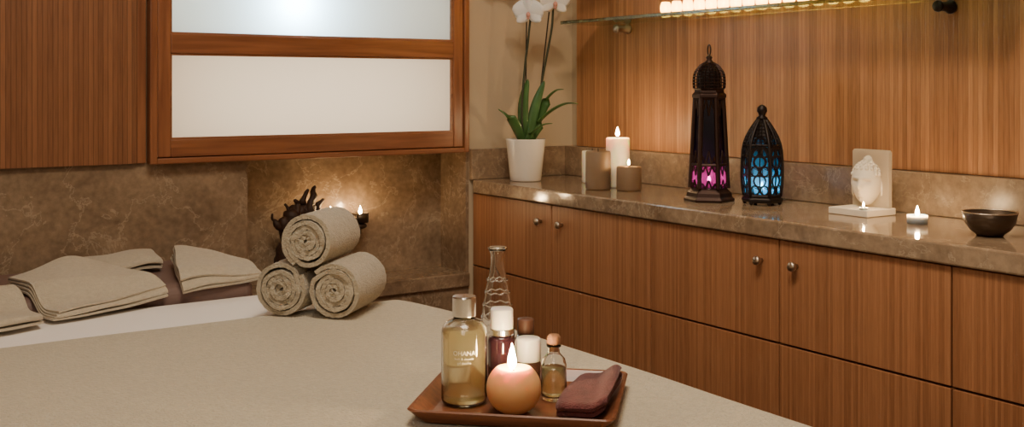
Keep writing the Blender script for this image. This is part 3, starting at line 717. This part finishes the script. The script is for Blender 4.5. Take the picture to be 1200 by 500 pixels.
obj('cap', lathe([(0, .1055), (.0180, .1055), (.0182, .107), (.0180, .134), (.0165, .1365), (0, .137)], 36, cap=False), M_cap, db, smooth=True)
x, y = at(619, 1.745)
jb = thing('lotion_bottle', 'short amber bottle with wide white cap right of the dark bottle', 'bottle', (x, y, FZ))
obj('bottle_body', lathe([(0, 0), (.0185, 0), (.0205, .003), (.0205, .042), (.0185, .046), (0, .046)], 36, cap=False), M_amber, jb, smooth=True)
obj('cap', lathe([(0, .0465), (.0200, .0465), (.0203, .048), (.0200, .080), (.0185, .0825), (0, .083)], 36, cap=False), M_cap, jb, smooth=True)
x, y = at(616, 1.794)
bb = thing('lotion_bottle', 'amber bottle with brown lid, mostly hidden behind the white capped bottles', 'bottle', (x, y, FZ))
obj('bottle_body', lathe([(0, 0), (.0165, 0), (.018, .003), (.018, .070), (.014, .076), (0, .077)], 32, cap=False), M_amber, bb, smooth=True)
obj('cap', lathe([(0, .0775), (.0135, .0775), (.014, .079), (.014, .101), (.0125, .103), (0, .1035)], 32, cap=False), M_lid, bb, smooth=True)
x, y = at(649, 1.69)
cb = thing('cork_bottle', 'small clear bottle of pale oil closed by a cork stopper', 'bottle', (x, y, FZ))
obj('glass_body', lathe([(0, 0), (.017, 0), (.0198, .003), (.0202, .012), (.0198, .054), (.0175, .063), (.0118, .069), (.0092, .073), (.0090, .080), (.0115, .082), (.0115, .085), (.0075, .085), (.0075, .073), (.0160, .062), (.0184, .053), (.0188, .012), (.0175, .006), (0, .005)], 36, cap=False), M_glass, cb, smooth=True)
obj('pale_oil', lathe([(0, .0055), (.0170, .0062), (.0184, .012), (.0181, .050), (0, .050)], 36, cap=False), M_oil2, cb, smooth=True)
obj('cork_stopper', lathe([(0, .074), (.0068, .074), (.0073, .0855), (.0108, .087), (.0112, .090), (.0105, .096), (.0080, .100), (0, .101)], 28, cap=False), M_cork, cb, smooth=True)
# ball candle
x, y = at(602, 1.622); R = .0410
bc = thing('ball_candle', 'round tan ball candle burning with a tall flame at the front of the tray', 'candle', (x, y, FZ))
pf = []
for i in range(1, 24):
    a = -PI/2+.42+(PI-.42-.68)*i/23; pf.append((R*math.cos(a), R*.96*(math.sin(a)+math.cos(.42))))
r_, z_ = pf[-1]
pf = [(0, 0), (R*math.sin(.42)*.95, 0)]+pf+[(r_*.90, z_+.0002), (r_*.8, z_-.002), (r_*.45, z_-.005), (0, z_-.0055)]
obj('wax', lathe(pf, 48, cap=False), M_waxball, bc, smooth=True)
obj('wick', tube([(0, 0, z_-.008), (-.001, 0, z_), (-.003, 0, z_+.007)], .0012, 8), M_wick, bc)
obj('flame', flame_bm(.040, .0065), M_flamet, bc, smooth=True, loc=(-.003, 0, z_-.003))
# purple cloth
ct_, st_ = math.cos(TR), math.sin(TR)
def H_tray(x, y):
    lx = (x-tcx)*ct_+(y-tcy)*st_; ly = -(x-tcx)*st_+(y-tcy)*ct_
    e = max(abs(lx)-.124, abs(ly)-.106)
    t = min(1, max(0, (e+.014)/.034)); t = t*t*(3-2*t); return FZ+.0014+t*.0165
o = folded('face_cloth', [at(648, 1.592), at(710, 1.586), at(731, 1.738), at(681, 1.752)], 3, .0072, M_purple, lambda s, t: .001, H_tray, seed=5, wav=.003, ripple=.003, sol=.88, jit=.006, drop=.3, rc=.08)
tag(o, 'dark purple-brown folded terry cloth on the right side of the wooden tray', 'cloth')
# ------------------------------------------------------------------ lights
def area(name, loc, target, size, power, col, sy=None):
    l = bpy.data.lights.new(name, 'AREA'); l.energy = power; l.color = col; l.size = size
    if sy: l.shape = 'RECTANGLE'; l.size_y = sy
    o = bpy.data.objects.new(name, l); COL.objects.link(o); o.location = loc
    o.rotation_euler = (Vector(target)-Vector(loc)).to_track_quat('-Z', 'Y').to_euler(); return o
def spot(name, loc, target, power, ang, col, blend=.6, rad=.04):
    l = bpy.data.lights.new(name, 'SPOT'); l.energy = power; l.color = col; l.spot_size = math.radians(ang); l.spot_blend = blend; l.shadow_soft_size = rad
    o = bpy.data.objects.new(name, l); COL.objects.link(o); o.location = loc
    o.rotation_euler = (Vector(target)-Vector(loc)).to_track_quat('-Z', 'Y').to_euler(); return o
WARM = (1, .78, .54)
area('ceiling_light_bed', (.75, 1.2, 2.55), (.75, 1.5, 0), .7, 29, (1, .84, .64))
area('window_light_lower', (1.33, 3.34, 1.18), (1.33, 2.9, 1.18), .85, 2.7, (1, .87, .67), .22)
area('window_light_upper', (1.33, 3.34, 1.455), (1.33, 2.9, 1.455), .85, 1.2, (1, .95, .86), .22)
p = bpy.data.lights.new('window_spot', 'POINT'); p.energy = 8.0; p.color = (.42, .74, 1); p.shadow_soft_size = .03
po = bpy.data.objects.new('window_spot', p); COL.objects.link(po); po.location = (1.255, 3.068, 1.45)
spot('downlight_wall', (1.95, 1.85, 2.5), (2.22, 1.75, 1.1), 31, 54, WARM, .95)
spot('downlight_wall_near', (1.85, .9, 2.5), (2.15, .9, .9), 15, 70, WARM, .9)
spot('downlight_orchid', (1.45, 1.75, 2.3), (2.02, 2.95, 1.15), 20, 44, WARM, .9, .025)
spot('downlight_cabinet', (.9, .9, 2.5), (1.87, 1.7, .6), 30, 60, WARM, .95, .08)
area('room_fill', (-.6, -.6, 2.3), (1.3, 2.4, .9), .9, 15, (1, .83, .64))
w = bpy.data.worlds.new('World'); scene.world = w; w.use_nodes = True
w.node_tree.nodes['Background'].inputs[0].default_value = (.05, .035, .02, 1); w.node_tree.nodes['Background'].inputs[1].default_value = .3
# ------------------------------------------------------------------ camera
cd = bpy.data.cameras.new('camera'); cam = bpy.data.objects.new('camera', cd); COL.objects.link(cam)
cd.sensor_width = 36; cd.lens = F/1200*36; cd.shift_y = -148/1200; cd.clip_start = .02
cam.location = (0, 0, CAMH); cam.rotation_euler = (PI/2, 0, -math.radians(33.9))
scene.camera = cam
